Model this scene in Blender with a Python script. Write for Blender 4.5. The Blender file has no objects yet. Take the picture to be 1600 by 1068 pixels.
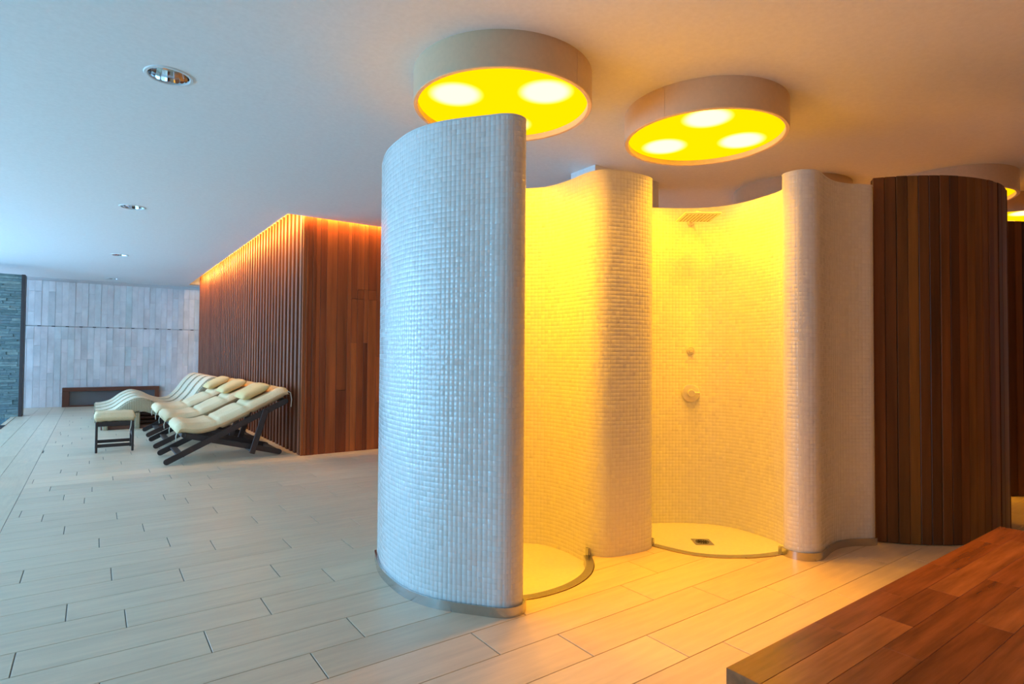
import bpy, bmesh, math, random
import numpy as np
from mathutils import Vector, Matrix

random.seed(7)
rng = np.random.default_rng(7)
scene = bpy.context.scene
COL = scene.collection
PI = math.pi

# ---------------------------------------------------------------- camera
cam_data = bpy.data.cameras.new('camera')
cam = bpy.data.objects.new('camera', cam_data)
COL.objects.link(cam)
RW = np.array([[0.81156699, 0.01996037, 0.58391832],
               [-0.58421357, 0.01520924, 0.81145744],
               [0.00731604, -0.99968508, 0.02400444]])
M = Matrix.Identity(4)
for i in range(3):
    M[i][0] = RW[i, 0]
    M[i][1] = -RW[i, 1]
    M[i][2] = -RW[i, 2]
M[0][3], M[1][3], M[2][3] = 0.0, 0.0, 1.2
cam.matrix_world = M
cam_data.sensor_width = 36.0
cam_data.lens = 36.0 * 907.0 / 1600.0
cam_data.clip_start = 0.05
scene.camera = cam

# ---------------------------------------------------------------- world, exposure
world = bpy.data.worlds.new('world')
scene.world = world
world.use_nodes = True
bg = world.node_tree.nodes['Background']
bg.inputs['Color'].default_value = (0.45, 0.68, 1.0, 1)
bg.inputs['Strength'].default_value = 0.6
vs = scene.view_settings
vs.view_transform = 'Standard'
vs.look = 'None'
vs.exposure = 0.0
vs.gamma = 1.0
vs.use_curve_mapping = False

# ---------------------------------------------------------------- daylight: one area light in each window bay
WIN_X = -5.0
BAYS = [(2.0, 4.2), (4.8, 8.7), (9.3, 13.2), (13.7, 16.0)]  # last bay is added, to brighten the marble wall
WIN_Z = (0.30, 2.30)
DAY_C = [(0.22, 0.62, 1.0), (0.27, 0.60, 1.0), (0.24, 0.56, 1.0), (0.34, 0.60, 1.0)]
DAY_W = [158, 210, 450, 195]
for (y0, y1), w, dc in zip(BAYS, DAY_W, DAY_C):
    ld = bpy.data.lights.new('window_daylight', 'AREA')
    ld.shape = 'RECTANGLE'
    ld.size = WIN_Z[1] - WIN_Z[0]
    ld.size_y = y1 - y0
    ld.energy = w
    ld.color = dc
    lo = bpy.data.objects.new('window_daylight', ld)
    COL.objects.link(lo)
    lo.location = (WIN_X - 0.12, (y0 + y1) / 2, (WIN_Z[0] + WIN_Z[1]) / 2)
    lo.rotation_euler = (0, -PI / 2, 0)
BACK_Y = -3.6


# ---------------------------------------------------------------- materials
def new_mat(name):
    m = bpy.data.materials.new(name)
    m.use_nodes = True
    nt = m.node_tree
    return m, nt, nt.nodes['Principled BSDF']


def N(nt, t, **kw):
    n = nt.nodes.new(t)
    for k, v in kw.items():
        setattr(n, k, v)
    return n


def simple(name, col, rough=0.5, metal=0.0, spec=0.5, bump=0.0, bscale=40.0, coat=0.0):
    m, nt, b = new_mat(name)
    tc = N(nt, 'ShaderNodeTexCoord')
    no = N(nt, 'ShaderNodeTexNoise')
    no.inputs['Scale'].default_value = bscale
    no.inputs['Detail'].default_value = 2
    nt.links.new(tc.outputs['Object'], no.inputs['Vector'])
    mx = N(nt, 'ShaderNodeMixRGB', blend_type='MULTIPLY')
    mx.inputs['Fac'].default_value = 0.12
    mx.inputs['Color1'].default_value = (*col, 1)
    nt.links.new(no.outputs['Fac'], mx.inputs['Color2'])
    nt.links.new(mx.outputs['Color'], b.inputs['Base Color'])
    b.inputs['Roughness'].default_value = rough
    b.inputs['Metallic'].default_value = metal
    b.inputs['Specular IOR Level'].default_value = spec
    b.inputs['Coat Weight'].default_value = coat
    b.inputs['Coat Roughness'].default_value = 0.1
    if bump > 0:
        bp = N(nt, 'ShaderNodeBump')
        bp.inputs['Strength'].default_value = bump
        bp.inputs['Distance'].default_value = 0.01
        nt.links.new(no.outputs['Fac'], bp.inputs['Height'])
        nt.links.new(bp.outputs['Normal'], b.inputs['Normal'])
    return m


def varied(name, cols, axis_scale, rough=0.4, source='object', grain=0.5, bump=0.1, coat=0.0, spec=0.5,
           knots=0.0):
    """wood or stone whose tone is picked piece by piece from a ramp, with streaky grain"""
    m, nt, b = new_mat(name)
    tc = N(nt, 'ShaderNodeTexCoord')
    if source == 'object':
        rnd = N(nt, 'ShaderNodeObjectInfo').outputs['Random']
    else:
        rnd = N(nt, 'ShaderNodeNewGeometry').outputs['Random Per Island']
    ramp = N(nt, 'ShaderNodeValToRGB')
    cr = ramp.color_ramp
    cr.interpolation = 'LINEAR'
    cr.elements[0].position = 0.0
    cr.elements[0].color = (*cols[0], 1)
    cr.elements[1].position = 1.0
    cr.elements[1].color = (*cols[-1], 1)
    for i, c in enumerate(cols[1:-1]):
        e = cr.elements.new((i + 1) / (len(cols) - 1))
        e.color = (*c, 1)
    nt.links.new(rnd, ramp.inputs['Fac'])
    geo = N(nt, 'ShaderNodeNewGeometry')
    mp = N(nt, 'ShaderNodeMapping')
    mp.inputs['Scale'].default_value = axis_scale
    nt.links.new(geo.outputs['Position'], mp.inputs['Vector'])
    off = N(nt, 'ShaderNodeVectorMath', operation='ADD')
    sc = N(nt, 'ShaderNodeMath', operation='MULTIPLY')
    sc.inputs[1].default_value = 37.0
    nt.links.new(rnd, sc.inputs[0])
    nt.links.new(mp.outputs['Vector'], off.inputs[0])
    nt.links.new(sc.outputs['Value'], off.inputs[1])
    no = N(nt, 'ShaderNodeTexNoise')
    no.inputs['Scale'].default_value = 1.0
    no.inputs['Detail'].default_value = 1 if grain < 0.1 else 4
    no.inputs['Roughness'].default_value = 0.6
    nt.links.new(off.outputs['Vector'], no.inputs['Vector'])
    gr = N(nt, 'ShaderNodeMapRange')
    gr.inputs['From Min'].default_value = 0.25
    gr.inputs['From Max'].default_value = 0.75
    gr.inputs['To Min'].default_value = 1.0 - grain
    gr.inputs['To Max'].default_value = 1.0 + grain * 0.4
    nt.links.new(no.outputs['Fac'], gr.inputs['Value'])
    mx = N(nt, 'ShaderNodeVectorMath', operation='SCALE')
    nt.links.new(ramp.outputs['Color'], mx.inputs[0])
    nt.links.new(gr.outputs['Result'], mx.inputs['Scale'])
    nt.links.new(mx.outputs['Vector'], b.inputs['Base Color'])
    b.inputs['Roughness'].default_value = rough
    b.inputs['Specular IOR Level'].default_value = spec
    b.inputs['Coat Weight'].default_value = coat
    b.inputs['Coat Roughness'].default_value = 0.15
    if bump:
        bp = N(nt, 'ShaderNodeBump')
        bp.inputs['Strength'].default_value = bump
        bp.inputs['Distance'].default_value = 0.004
        nt.links.new(no.outputs['Fac'], bp.inputs['Height'])
        nt.links.new(bp.outputs['Normal'], b.inputs['Normal'])
    return m


def emissive(name, col, strength):
    m, nt, b = new_mat(name)
    nt.nodes.remove(b)
    e = N(nt, 'ShaderNodeEmission')
    e.inputs['Color'].default_value = (*col, 1)
    e.inputs['Strength'].default_value = strength
    nt.links.new(e.outputs[0], nt.nodes['Material Output'].inputs['Surface'])
    return m


def bulb_mat(name, edge, core):
    """light behind a diffuser: bright core falling off to the colour of the sheet (radius in object space = 1)"""
    m, nt, b = new_mat(name)
    nt.nodes.remove(b)
    tc = N(nt, 'ShaderNodeTexCoord')
    ln = N(nt, 'ShaderNodeVectorMath', operation='LENGTH')
    nt.links.new(tc.outputs['Object'], ln.inputs[0])
    mr = N(nt, 'ShaderNodeMapRange', interpolation_type='SMOOTHERSTEP')
    mr.inputs['From Min'].default_value = 0.09
    mr.inputs['From Max'].default_value = 0.17
    mr.inputs['To Min'].default_value = 1.0
    mr.inputs['To Max'].default_value = 0.0
    nt.links.new(ln.outputs['Value'], mr.inputs['Value'])
    mx = N(nt, 'ShaderNodeMix', data_type='VECTOR')
    mx.inputs[4].default_value = edge
    mx.inputs[5].default_value = core
    nt.links.new(mr.outputs['Result'], mx.inputs[0])
    e = N(nt, 'ShaderNodeEmission')
    nt.links.new(mx.outputs[1], e.inputs['Color'])
    e.inputs['Strength'].default_value = 1.0
    nt.links.new(e.outputs[0], nt.nodes['Material Output'].inputs['Surface'])
    return m


SHEET = (1.6, 0.86, 0.0)
CORE = (8.5, 3.6, 0.85)
SPOT_W, SPOT_C = 82.0, (1.0, 0.41, 0.0)
MT = {}
MT['ceiling'] = simple('ceiling_paint', (0.88, 0.87, 0.86), 0.6, spec=0.3)
MT['white'] = simple('white_paint', (0.78, 0.78, 0.77), 0.55)
MT['bounce_brown'] = simple('bounce_cut_brown', (0.30, 0.15, 0.06), 0.5, bscale=12)  # made-up brown finish of the unseen front wall, cuts bounced blue daylight
MT['grout'] = simple('grout', (0.76, 0.75, 0.73), 0.8)
MT['floor_grout'] = simple('floor_grout', (0.20, 0.18, 0.15), 0.9)
FLOORC = [(0.752, 0.589, 0.404), (0.809, 0.643, 0.451), (0.775, 0.610, 0.423), (0.844, 0.676, 0.470)]
MT['plank'] = varied('floor_plank', FLOORC, (3, 30, 3), 0.34, 'object', 0.14, 0.05)
MT['plank_far'] = varied('floor_plank_far', FLOORC, (3, 30, 3), 0.34, 'island', 0.14, 0.05)
MT['plank_y'] = varied('floor_plank_lengthwise', FLOORC, (30, 3, 3), 0.34, 'object', 0.14, 0.05)
MT['tile'] = varied('mosaic_tile', [(0.79, 0.79, 0.77), (0.81, 0.81, 0.79), (0.83, 0.83, 0.81)], (3, 3, 3), 0.12,
                    'island', 0.03, 0.0, spec=0.6)
MT['steel'] = simple('brushed_steel', (0.58, 0.57, 0.55), 0.24, 1.0)
MT['chrome'] = simple('chrome', (0.84, 0.82, 0.80), 0.25, 0.35)
MT['dark_steel'] = simple('dark_steel', (0.10, 0.10, 0.10), 0.4, 0.8)
MT['tray'] = simple('tray_resin', (0.78, 0.78, 0.76), 0.4)
SAUNA = [(0.217, 0.046, 0.012), (0.357, 0.080, 0.019), (0.510, 0.128, 0.029), (0.280, 0.061, 0.014),
         (0.433, 0.100, 0.022), (0.612, 0.161, 0.035)]
MT['cabin_wood'] = varied('cabin_wood', SAUNA, (14, 14, 0.9), 0.42, 'object', 0.45, 0.1, spec=0.3)
MT['batten'] = varied('batten_wood', [(0.180, 0.052, 0.022), (0.264, 0.085, 0.036), (0.216, 0.065, 0.027)],
                      (14, 14, 0.9), 0.45, 'object', 0.4, 0.1, spec=0.35)
MT['cabin_back'] = simple('cabin_back', (0.06, 0.022, 0.012), 0.7)
DRUMC = [(0.050, 0.016, 0.007), (0.19, 0.072, 0.018), (0.075, 0.024, 0.010), (0.29, 0.125, 0.022),
         (0.10, 0.034, 0.012), (0.21, 0.078, 0.020)]
MT['drum_wood'] = varied('screen_wood', DRUMC, (16, 16, 1.1), 0.4, 'object', 0.5, 0.1, spec=0.35)
MT['bench'] = varied('bench_wood', [(0.300, 0.090, 0.024), (0.450, 0.143, 0.039), (0.375, 0.117, 0.033),
                                    (0.540, 0.188, 0.051)], (2.2, 26, 26), 0.26, 'object', 0.55, 0.08, coat=0.2)
MT['bench_body'] = simple('bench_body', (0.10, 0.035, 0.016), 0.45)
MARB = [(0.814, 0.930, 0.930), (0.927, 0.930, 0.930), (0.927, 0.930, 0.930), (0.907, 0.930, 0.930), (0.927, 0.930, 0.930)]
MT['marble'] = varied('marble_strip', MARB, (2.2, 2.2, 1.6), 0.35, 'object', 0.28, 0.0)
MT['stone'] = varied('stacked_stone', [(0.10, 0.14, 0.13), (0.17, 0.22, 0.20), (0.13, 0.17, 0.17), (0.24, 0.28, 0.24)],
                     (12, 12, 20), 0.7, 'island', 0.4, 0.5)
MT['dark_wood'] = simple('dark_wood', (0.045, 0.026, 0.022), 0.45, bscale=25)
MT['red_wood'] = simple('red_wood', (0.16, 0.055, 0.03), 0.4, bscale=25)
MT['cushion'] = simple('cream_cotton', (0.92, 0.69, 0.40), 0.9, spec=0.2, bump=0.3, bscale=60)
MT['pillow'] = simple('yellow_cotton', (0.92, 0.62, 0.28), 0.9, spec=0.2, bump=0.25, bscale=50)
MT['pad'] = simple('pale_pad', (0.82, 0.66, 0.44), 0.8, spec=0.2, bump=0.3, bscale=70)
MT['cord'] = simple('cotton_cord', (0.75, 0.70, 0.56), 0.9)
MT['ring'] = simple('lamp_ring_paint', (0.74, 0.55, 0.36), 0.3)
MT['sheet'] = emissive('yellow_diffuser', SHEET, 1.0)
MT['bulb'] = bulb_mat('bulb_glow', SHEET, CORE)
MT['led'] = emissive('warm_led', (1.0, 0.50, 0.10), 150.0)
MT['led_front'] = emissive('warm_led_front', (1.0, 0.52, 0.12), 450.0)
MT['mirror'] = simple('mirror_reflector', (0.72, 0.74, 0.76), 0.08, 1.0)
MT['glass'] = simple('grey_glass', (0.17, 0.17, 0.18), 0.12, spec=0.8)
MT['water'] = simple('pool_water', (0.10, 0.22, 0.27), 0.06, spec=0.8)
MT['black'] = simple('black_slot', (0.012, 0.012, 0.014), 0.6)
MT['frame'] = simple('window_frame', (0.25, 0.26, 0.27), 0.5)

# wicker: woven weave as bump and tone
m, nt, b = new_mat('wicker')
tc = N(nt, 'ShaderNodeTexCoord')
wv1 = N(nt, 'ShaderNodeTexWave', wave_type='BANDS', bands_direction='X')
wv1.inputs['Scale'].default_value = 14
wv2 = N(nt, 'ShaderNodeTexWave', wave_type='BANDS', bands_direction='Z')
wv2.inputs['Scale'].default_value = 14
for w_ in (wv1, wv2):
    w_.inputs['Distortion'].default_value = 1.5
    nt.links.new(tc.outputs['Object'], w_.inputs['Vector'])
mu = N(nt, 'ShaderNodeMath', operation='MULTIPLY')
nt.links.new(wv1.outputs['Fac'], mu.inputs[0])
nt.links.new(wv2.outputs['Fac'], mu.inputs[1])
cr = N(nt, 'ShaderNodeValToRGB')
cr.color_ramp.elements[0].color = (0.28, 0.21, 0.11, 1)
cr.color_ramp.elements[1].color = (0.66, 0.55, 0.36, 1)
cr.color_ramp.elements[1].position = 0.5
nt.links.new(mu.outputs[0], cr.inputs['Fac'])
nt.links.new(cr.outputs['Color'], b.inputs['Base Color'])
b.inputs['Roughness'].default_value = 0.6
bp = N(nt, 'ShaderNodeBump')
bp.inputs['Strength'].default_value = 0.5
bp.inputs['Distance'].default_value = 0.01
nt.links.new(mu.outputs[0], bp.inputs['Height'])
nt.links.new(bp.outputs['Normal'], b.inputs['Normal'])
MT['wicker'] = m


# ---------------------------------------------------------------- geometry helpers
def tag(o, label=None, cat=None, group=None, kind=None):
    if label:
        o['label'] = label
    if cat:
        o['category'] = cat
    if group:
        o['group'] = group
    if kind:
        o['kind'] = kind
    return o


def link(name, me, mat=None, parent=None, loc=None, rot=None):
    o = bpy.data.objects.new(name, me)
    COL.objects.link(o)
    if mat and me is not None and not me.materials:
        me.materials.append(MT[mat])
    if parent is not None:
        o.parent = parent
    if loc is not None:
        o.location = loc
    if rot is not None:
        o.rotation_euler = rot
    return o


def empty(name, loc=(0, 0, 0), rz=0.0):
    o = bpy.data.objects.new(name, None)
    o.empty_display_size = 0.1
    COL.objects.link(o)
    o.location = loc
    o.rotation_euler = (0, 0, rz)
    return o


def mesh(name, verts, faces, smooth=False):
    me = bpy.data.meshes.new(name)
    me.from_pydata([tuple(map(float, v)) for v in verts], [], faces)
    me.update()
    if smooth:
        me.shade_smooth()
    return me


def bm_mesh(name, bm, smooth=False):
    bmesh.ops.recalc_face_normals(bm, faces=bm.faces[:])
    me = bpy.data.meshes.new(name)
    bm.to_mesh(me)
    bm.free()
    if smooth:
        me.shade_smooth()
    return me


def add_box(bm, lo, hi, bevel=0.0, mat=None):
    r = bmesh.ops.create_cube(bm, size=1.0)
    vs_ = r['verts']
    c = [(lo[i] + hi[i]) / 2 for i in range(3)]
    s = [hi[i] - lo[i] for i in range(3)]
    for v in vs_:
        v.co = Vector((v.co.x * s[0] + c[0], v.co.y * s[1] + c[1], v.co.z * s[2] + c[2]))
        if mat is not None:
            v.co = mat @ v.co
    if bevel > 0:
        es = list({e for v in vs_ for e in v.link_edges})
        bmesh.ops.bevel(bm, geom=es, offset=bevel, segments=1, affect='EDGES')


def box_mesh(name, lo, hi, bevel=0.0, mat=None):
    bm = bmesh.new()
    add_box(bm, lo, hi, bevel, mat)
    return bm_mesh(name, bm)


def bar_mesh(name, p0, p1, w, t, bevel=0.003, up=(0, 1, 0), round_end=False):
    """straight timber from p0 to p1; w across `up`, t along `up`"""
    p0, p1 = Vector(p0), Vector(p1)
    d = p1 - p0
    L = d.length
    z = d.normalized()
    y = Vector(up)
    y = (y - z * y.dot(z)).normalized()
    x = y.cross(z)
    R = Matrix((x, y, z)).transposed().to_4x4()
    R.translation = p0
    bm = bmesh.new()
    if round_end:
        n = 6
        prof = []
        for k in range(n + 1):
            a = PI + PI * k / n
            prof.append((w / 2 * math.cos(a), w / 2 + w / 2 * math.sin(a)))
        for k in range(n + 1):
            a = PI * k / n
            prof.append((w / 2 * math.cos(a), L - w / 2 + w / 2 * math.sin(a)))
        vs0 = [bm.verts.new(R @ Vector((a, -t / 2, b_))) for a, b_ in prof]
        vs1 = [bm.verts.new(R @ Vector((a, t / 2, b_))) for a, b_ in prof]
        bm.faces.new(vs0)
        bm.faces.new(vs1[::-1])
        for i in range(len(prof)):
            j = (i + 1) % len(prof)
            bm.faces.new((vs0[i], vs0[j], vs1[j], vs1[i]))
    else:
        add_box(bm, (-w / 2, -t / 2, 0), (w / 2, t / 2, L), bevel, R)
    return bm_mesh(name, bm)


def lathe_mesh(name, prof, n=64, smooth=True, closed=False):
    """prof: list of (r, z)"""
    verts, faces = [], []
    m_ = len(prof)
    for k in range(n):
        a = 2 * PI * k / n
        for r, z in prof:
            verts.append((r * math.cos(a), r * math.sin(a), z))
    rng_ = m_ if closed else m_ - 1
    for k in range(n):
        k2 = (k + 1) % n
        for i in range(rng_):
            j = (i + 1) % m_
            faces.append((k * m_ + i, k2 * m_ + i, k2 * m_ + j, k * m_ + j))
    me = mesh(name, verts, faces)
    bm = bmesh.new()
    bm.from_mesh(me)
    bmesh.ops.remove_doubles(bm, verts=bm.verts[:], dist=1e-5)
    bmesh.ops.recalc_face_normals(bm, faces=bm.faces[:])
    bm.to_mesh(me)
    bm.free()
    if smooth:
        me.shade_smooth()
        me.set_sharp_from_angle(angle=math.radians(35))
    return me


def disc_mesh(name, r, n=64, flip=True):
    vs_ = [(r * math.cos(2 * PI * k / n), r * math.sin(2 * PI * k / n), 0) for k in range(n)]
    f = list(range(n))
    return mesh(name, vs_, [f[::-1] if flip else f])


def tube_mesh(name, pts, r, n=8):
    pts = [Vector(p) for p in pts]
    verts, faces = [], []
    prev = None
    for i, p in enumerate(pts):
        t = (pts[min(i + 1, len(pts) - 1)] - pts[max(i - 1, 0)]).normalized()
        a = prev if prev is not None else (Vector((0, 0, 1)) if abs(t.z) < 0.9 else Vector((1, 0, 0)))
        x = (a - t * a.dot(t)).normalized()
        prev = x
        y = t.cross(x)
        for k in range(n):
            th = 2 * PI * k / n
            verts.append(p + x * (r * math.cos(th)) + y * (r * math.sin(th)))
    for i in range(len(pts) - 1):
        for k in range(n):
            k2 = (k + 1) % n
            faces.append((i * n + k, i * n + k2, (i + 1) * n + k2, (i + 1) * n + k))
    faces.append(tuple(range(n))[::-1])
    faces.append(tuple((len(pts) - 1) * n + k for k in range(n)))
    return mesh(name, verts, faces, True)


def catmull(P, closed=False, n=10):
    P = np.array(P, float)
    out = []
    m_ = len(P)
    segs = m_ if closed else m_ - 1
    for i in range(segs):
        if closed:
            p0, p1, p2, p3 = P[(i - 1) % m_], P[i], P[(i + 1) % m_], P[(i + 2) % m_]
        else:
            p1, p2 = P[i], P[i + 1]
            p0 = P[i - 1] if i > 0 else 2 * p1 - p2
            p3 = P[i + 2] if i + 2 < m_ else 2 * p2 - p1
        # centripetal
        t0 = 0.0
        t1 = t0 + max(np.linalg.norm(p1 - p0), 1e-6) ** 0.5
        t2 = t1 + max(np.linalg.norm(p2 - p1), 1e-6) ** 0.5
        t3 = t2 + max(np.linalg.norm(p3 - p2), 1e-6) ** 0.5
        for k in range(n):
            t = t1 + (t2 - t1) * k / n
            a1 = (t1 - t) / (t1 - t0) * p0 + (t - t0) / (t1 - t0) * p1
            a2 = (t2 - t) / (t2 - t1) * p1 + (t - t1) / (t2 - t1) * p2
            a3 = (t3 - t) / (t3 - t2) * p2 + (t - t2) / (t3 - t2) * p3
            b1 = (t2 - t) / (t2 - t0) * a1 + (t - t0) / (t2 - t0) * a2
            b2 = (t3 - t) / (t3 - t1) * a2 + (t - t1) / (t3 - t1) * a3
            out.append((t2 - t) / (t2 - t1) * b1 + (t - t1) / (t2 - t1) * b2)
    if not closed:
        out.append(P[-1])
    return np.array(out)


def resample(P, step, closed=False):
    P = np.array(P, float)
    Q = np.vstack([P, P[:1]]) if closed else P
    seg = np.linalg.norm(np.diff(Q, axis=0), axis=1)
    s = np.r_[0, np.cumsum(seg)]
    n = max(2, int(round(s[-1] / step)))
    t = np.linspace(0, s[-1], n + 1)
    if closed:
        t = t[:-1]
    return np.c_[np.interp(t, s, Q[:, 0]), np.interp(t, s, Q[:, 1])]


def normals2d(P, closed=False):
    """right-hand normals of a polyline"""
    if closed:
        d = np.roll(P, -1, 0) - np.roll(P, 1, 0)
    else:
        d = np.gradient(P, axis=0)
    d /= np.linalg.norm(d, axis=1)[:, None] + 1e-12
    return np.c_[d[:, 1], -d[:, 0]]


def prism_mesh(name, P, z0, z1, smooth_side=False):
    n = len(P)
    verts = [(x, y, z0) for x, y in P] + [(x, y, z1) for x, y in P]
    faces = [tuple(range(n))[::-1], tuple(range(n, 2 * n))]
    for i in range(n):
        j = (i + 1) % n
        faces.append((i, j, n + j, n + i))
    me = mesh(name, verts, faces)
    bm = bmesh.new()
    bm.from_mesh(me)
    bmesh.ops.recalc_face_normals(bm, faces=bm.faces[:])
    bm.to_mesh(me)
    bm.free()
    if smooth_side:
        me.shade_smooth()
        me.set_sharp_from_angle(angle=math.radians(40))
    return me


def ribbon_mesh(name, P, z0, z1, thick, closed=False, inward=-1):
    """vertical band of given thickness standing outside polyline P (normal side)"""
    nr = normals2d(P, closed)
    Q = P + nr * thick
    n = len(P)
    verts = []
    for i in range(n):
        verts += [(P[i][0], P[i][1], z0), (Q[i][0], Q[i][1], z0), (Q[i][0], Q[i][1], z1), (P[i][0], P[i][1], z1)]
    faces = []
    rg = n if closed else n - 1
    for i in range(rg):
        j = (i + 1) % n
        for k in range(4):
            l = (k + 1) % 4
            faces.append((4 * i + k, 4 * j + k, 4 * j + l, 4 * i + l))
    if not closed:
        faces.append((0, 1, 2, 3))
        e = 4 * (n - 1)
        faces.append((e + 3, e + 2, e + 1, e))
    me = mesh(name, verts, faces)
    bm = bmesh.new()
    bm.from_mesh(me)
    bmesh.ops.recalc_face_normals(bm, faces=bm.faces[:])
    bm.to_mesh(me)
    bm.free()
    me.shade_smooth()
    me.set_sharp_from_angle(angle=math.radians(40))
    return me


def flat_with_holes(name, outer, holes, z0, z1):
    """plate between z0 and z1 with holes, through a filled 2D curve"""
    cu = bpy.data.curves.new(name, 'CURVE')
    cu.dimensions = '2D'
    cu.fill_mode = 'BOTH'
    cu.extrude = (z1 - z0) / 2
    for loop in [outer] + holes:
        sp = cu.splines.new('POLY')
        sp.points.add(len(loop) - 1)
        for p, q in zip(sp.points, loop):
            p.co = (q[0], q[1], 0, 1)
        sp.use_cyclic_u = True
    tmp = bpy.data.objects.new(name, cu)
    COL.objects.link(tmp)
    dg = bpy.context.evaluated_depsgraph_get()
    dg.update()
    me = bpy.data.meshes.new_from_object(tmp.evaluated_get(dg))
    bpy.data.objects.remove(tmp)
    me.materials.clear()
    me.transform(Matrix.Translation((0, 0, (z0 + z1) / 2)))
    return me


def cut_with(me, cutters, name):
    """boolean difference of mesh data with prism meshes"""
    tmp = bpy.data.objects.new('work', me)
    COL.objects.link(tmp)
    cos = []
    for c in cutters:
        co = bpy.data.objects.new('work_cutter', c)
        COL.objects.link(co)
        md = tmp.modifiers.new('cut', 'BOOLEAN')
        md.operation = 'DIFFERENCE'
        md.solver = 'EXACT'
        md.object = co
        cos.append(co)
    dg = bpy.context.evaluated_depsgraph_get()
    dg.update()
    out = bpy.data.meshes.new_from_object(tmp.evaluated_get(dg))
    out.name = name
    bpy.data.objects.remove(tmp)
    for co in cos:
        bpy.data.objects.remove(co)
    return out


# ---------------------------------------------------------------- plan of the shower wall (metres)
CEIL = 2.84
WH = 2.335
TRAY_Z = -0.05
front = [(1.40, 3.30), (1.355, 3.19), (1.305, 3.02), (1.285, 2.85), (1.288, 2.66), (1.335, 2.50), (1.395, 2.40),
         (1.485, 2.285), (1.535, 2.222), (1.575, 2.195), (1.62, 2.190), (1.66, 2.207), (1.686, 2.245)]
inner1 = [(1.68, 2.31), (1.60, 2.40), (1.51, 2.51), (1.44, 2.64), (1.42, 2.78), (1.435, 2.93), (1.50, 3.09),
          (1.63, 3.24), (1.80, 3.33), (2.0, 3.35), (2.2, 3.27), (2.342, 3.146), (2.411, 3.075), (2.449, 3.013),
          (2.468, 2.933), (2.473, 2.809), (2.460, 2.68), (2.462, 2.59)]
mid = [(2.485, 2.537), (2.52, 2.503), (2.582, 2.478), (2.655, 2.464), (2.761, 2.454), (2.85, 2.462), (2.888, 2.484),
       (2.903, 2.525)]
inner2 = [(2.885, 2.62), (2.87, 2.72), (2.91, 2.83), (3.02, 2.93), (3.16, 2.985), (3.30, 2.995), (3.41, 2.962),
          (3.525, 2.900), (3.648, 2.818), (3.748, 2.717), (3.82, 2.602), (3.844, 2.457), (3.828, 2.296),
          (3.788, 2.154), (3.70, 2.04), (3.60, 1.98), (3.51, 1.955)]
right = [(3.455, 1.935), (3.430, 1.90), (3.428, 1.85), (3.442, 1.81), (3.478, 1.778), (3.535, 1.757), (3.61, 1.768),
         (3.707, 1.789), (3.834, 1.800), (3.957, 1.775), (4.127, 1.695)]
back = [(4.17, 1.74), (4.06, 1.86), (3.95, 1.98), (3.96, 2.15), (4.01, 2.35), (4.01, 2.6), (3.93, 2.82), (3.78, 2.98),
        (3.6, 3.08), (3.35, 3.15), (3.1, 3.14), (2.9, 3.06), (2.75, 2.98), (2.62, 3.05), (2.52, 3.22), (2.36, 3.4),
        (2.1, 3.5), (1.8, 3.49), (1.55, 3.41)]
plan_pts = front + inner1 + mid + inner2 + right + back
PLAN = catmull(plan_pts, True, 10)          # runs with the room on its left-hand side


def seg_poly(start, count):
    return PLAN[start * 10:(start + count) * 10 + 1]


nF, n1, nM, n2, nR = len(front), len(inner1), len(mid), len(inner2), len(right)
P_front = seg_poly(0, nF)
P_in1 = seg_poly(nF - 1, n1 + 1)
P_in2 = seg_poly(nF + n1 + nM - 1, n2 + 1)
P_right = seg_poly(nF + n1 + nM + n2, nR - 1)
area2 = np.sum(PLAN[:, 0] * np.roll(PLAN[:, 1], -1) - np.roll(PLAN[:, 0], -1) * PLAN[:, 1])
OUT = 1.0 if area2 > 0 else -1.0            # normals2d * OUT points out of the solid

curb1 = catmull([(1.735, 2.300), (1.80, 2.281), (1.90, 2.271), (2.03, 2.279), (2.15, 2.312), (2.245, 2.357),
                 (2.337, 2.428), (2.389, 2.483), (2.455, 2.575)], False, 8)
curb2 = catmull([(2.895, 2.49), (2.922, 2.355), (2.968, 2.226), (3.057, 2.115), (3.185, 2.02), (3.318, 1.958),
                 (3.440, 1.924)], False, 8)


def push(P, c, d):
    v = P - np.array(c)
    return P + v / np.linalg.norm(v, axis=1)[:, None] * d


C1 = np.array([1.95, 2.82])
C2 = np.array([3.34, 2.45])
hole1 = np.vstack([push(P_in1[6:-4], C1, 0.04), curb1[::-1]])
hole2 = np.vstack([push(P_in2[4:-4], C2, 0.04), curb2[::-1]])
hole1 = resample(hole1, 0.03, True)
hole2 = resample(hole2, 0.03, True)

# ---------------------------------------------------------------- the setting
# floor: grout bed with shower recesses, planks laid on it
X0, X1, Y0, Y1 = -5.0, 9.5, BACK_Y, 16.3
fl = flat_with_holes('floor', [(X0, Y0), (X1, Y0), (X1, Y1), (X0, Y1)], [list(map(tuple, hole1)), list(map(tuple, hole2))],
                     -0.15, -0.004)
floor = link('floor', fl, 'floor_grout')
tag(floor, 'pale beige wood look plank tiles covering the floor', kind='structure')

ROW, LEN, BASE = 0.225, 0.92, 2.615
ENDS = {-6: 2.18, -5: 2.88, -4: 1.65, -3: 1.35, -2: .73, -1: .96, 0: .41, 1: .69, 2: .14, 3: .84, 4: .41, 5: .10,
        6: .63, 7: .41, 8: .05, 9: .30, 10: -.14, 11: .16, 12: -.28, 13: .5, 14: -.04, 15: -.18, 16: .01, 17: -.29,
        18: .17}
GAPX, GAPY, PT = 0.0022, 0.0014, 0.016
EDGE_X = -0.485


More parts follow.
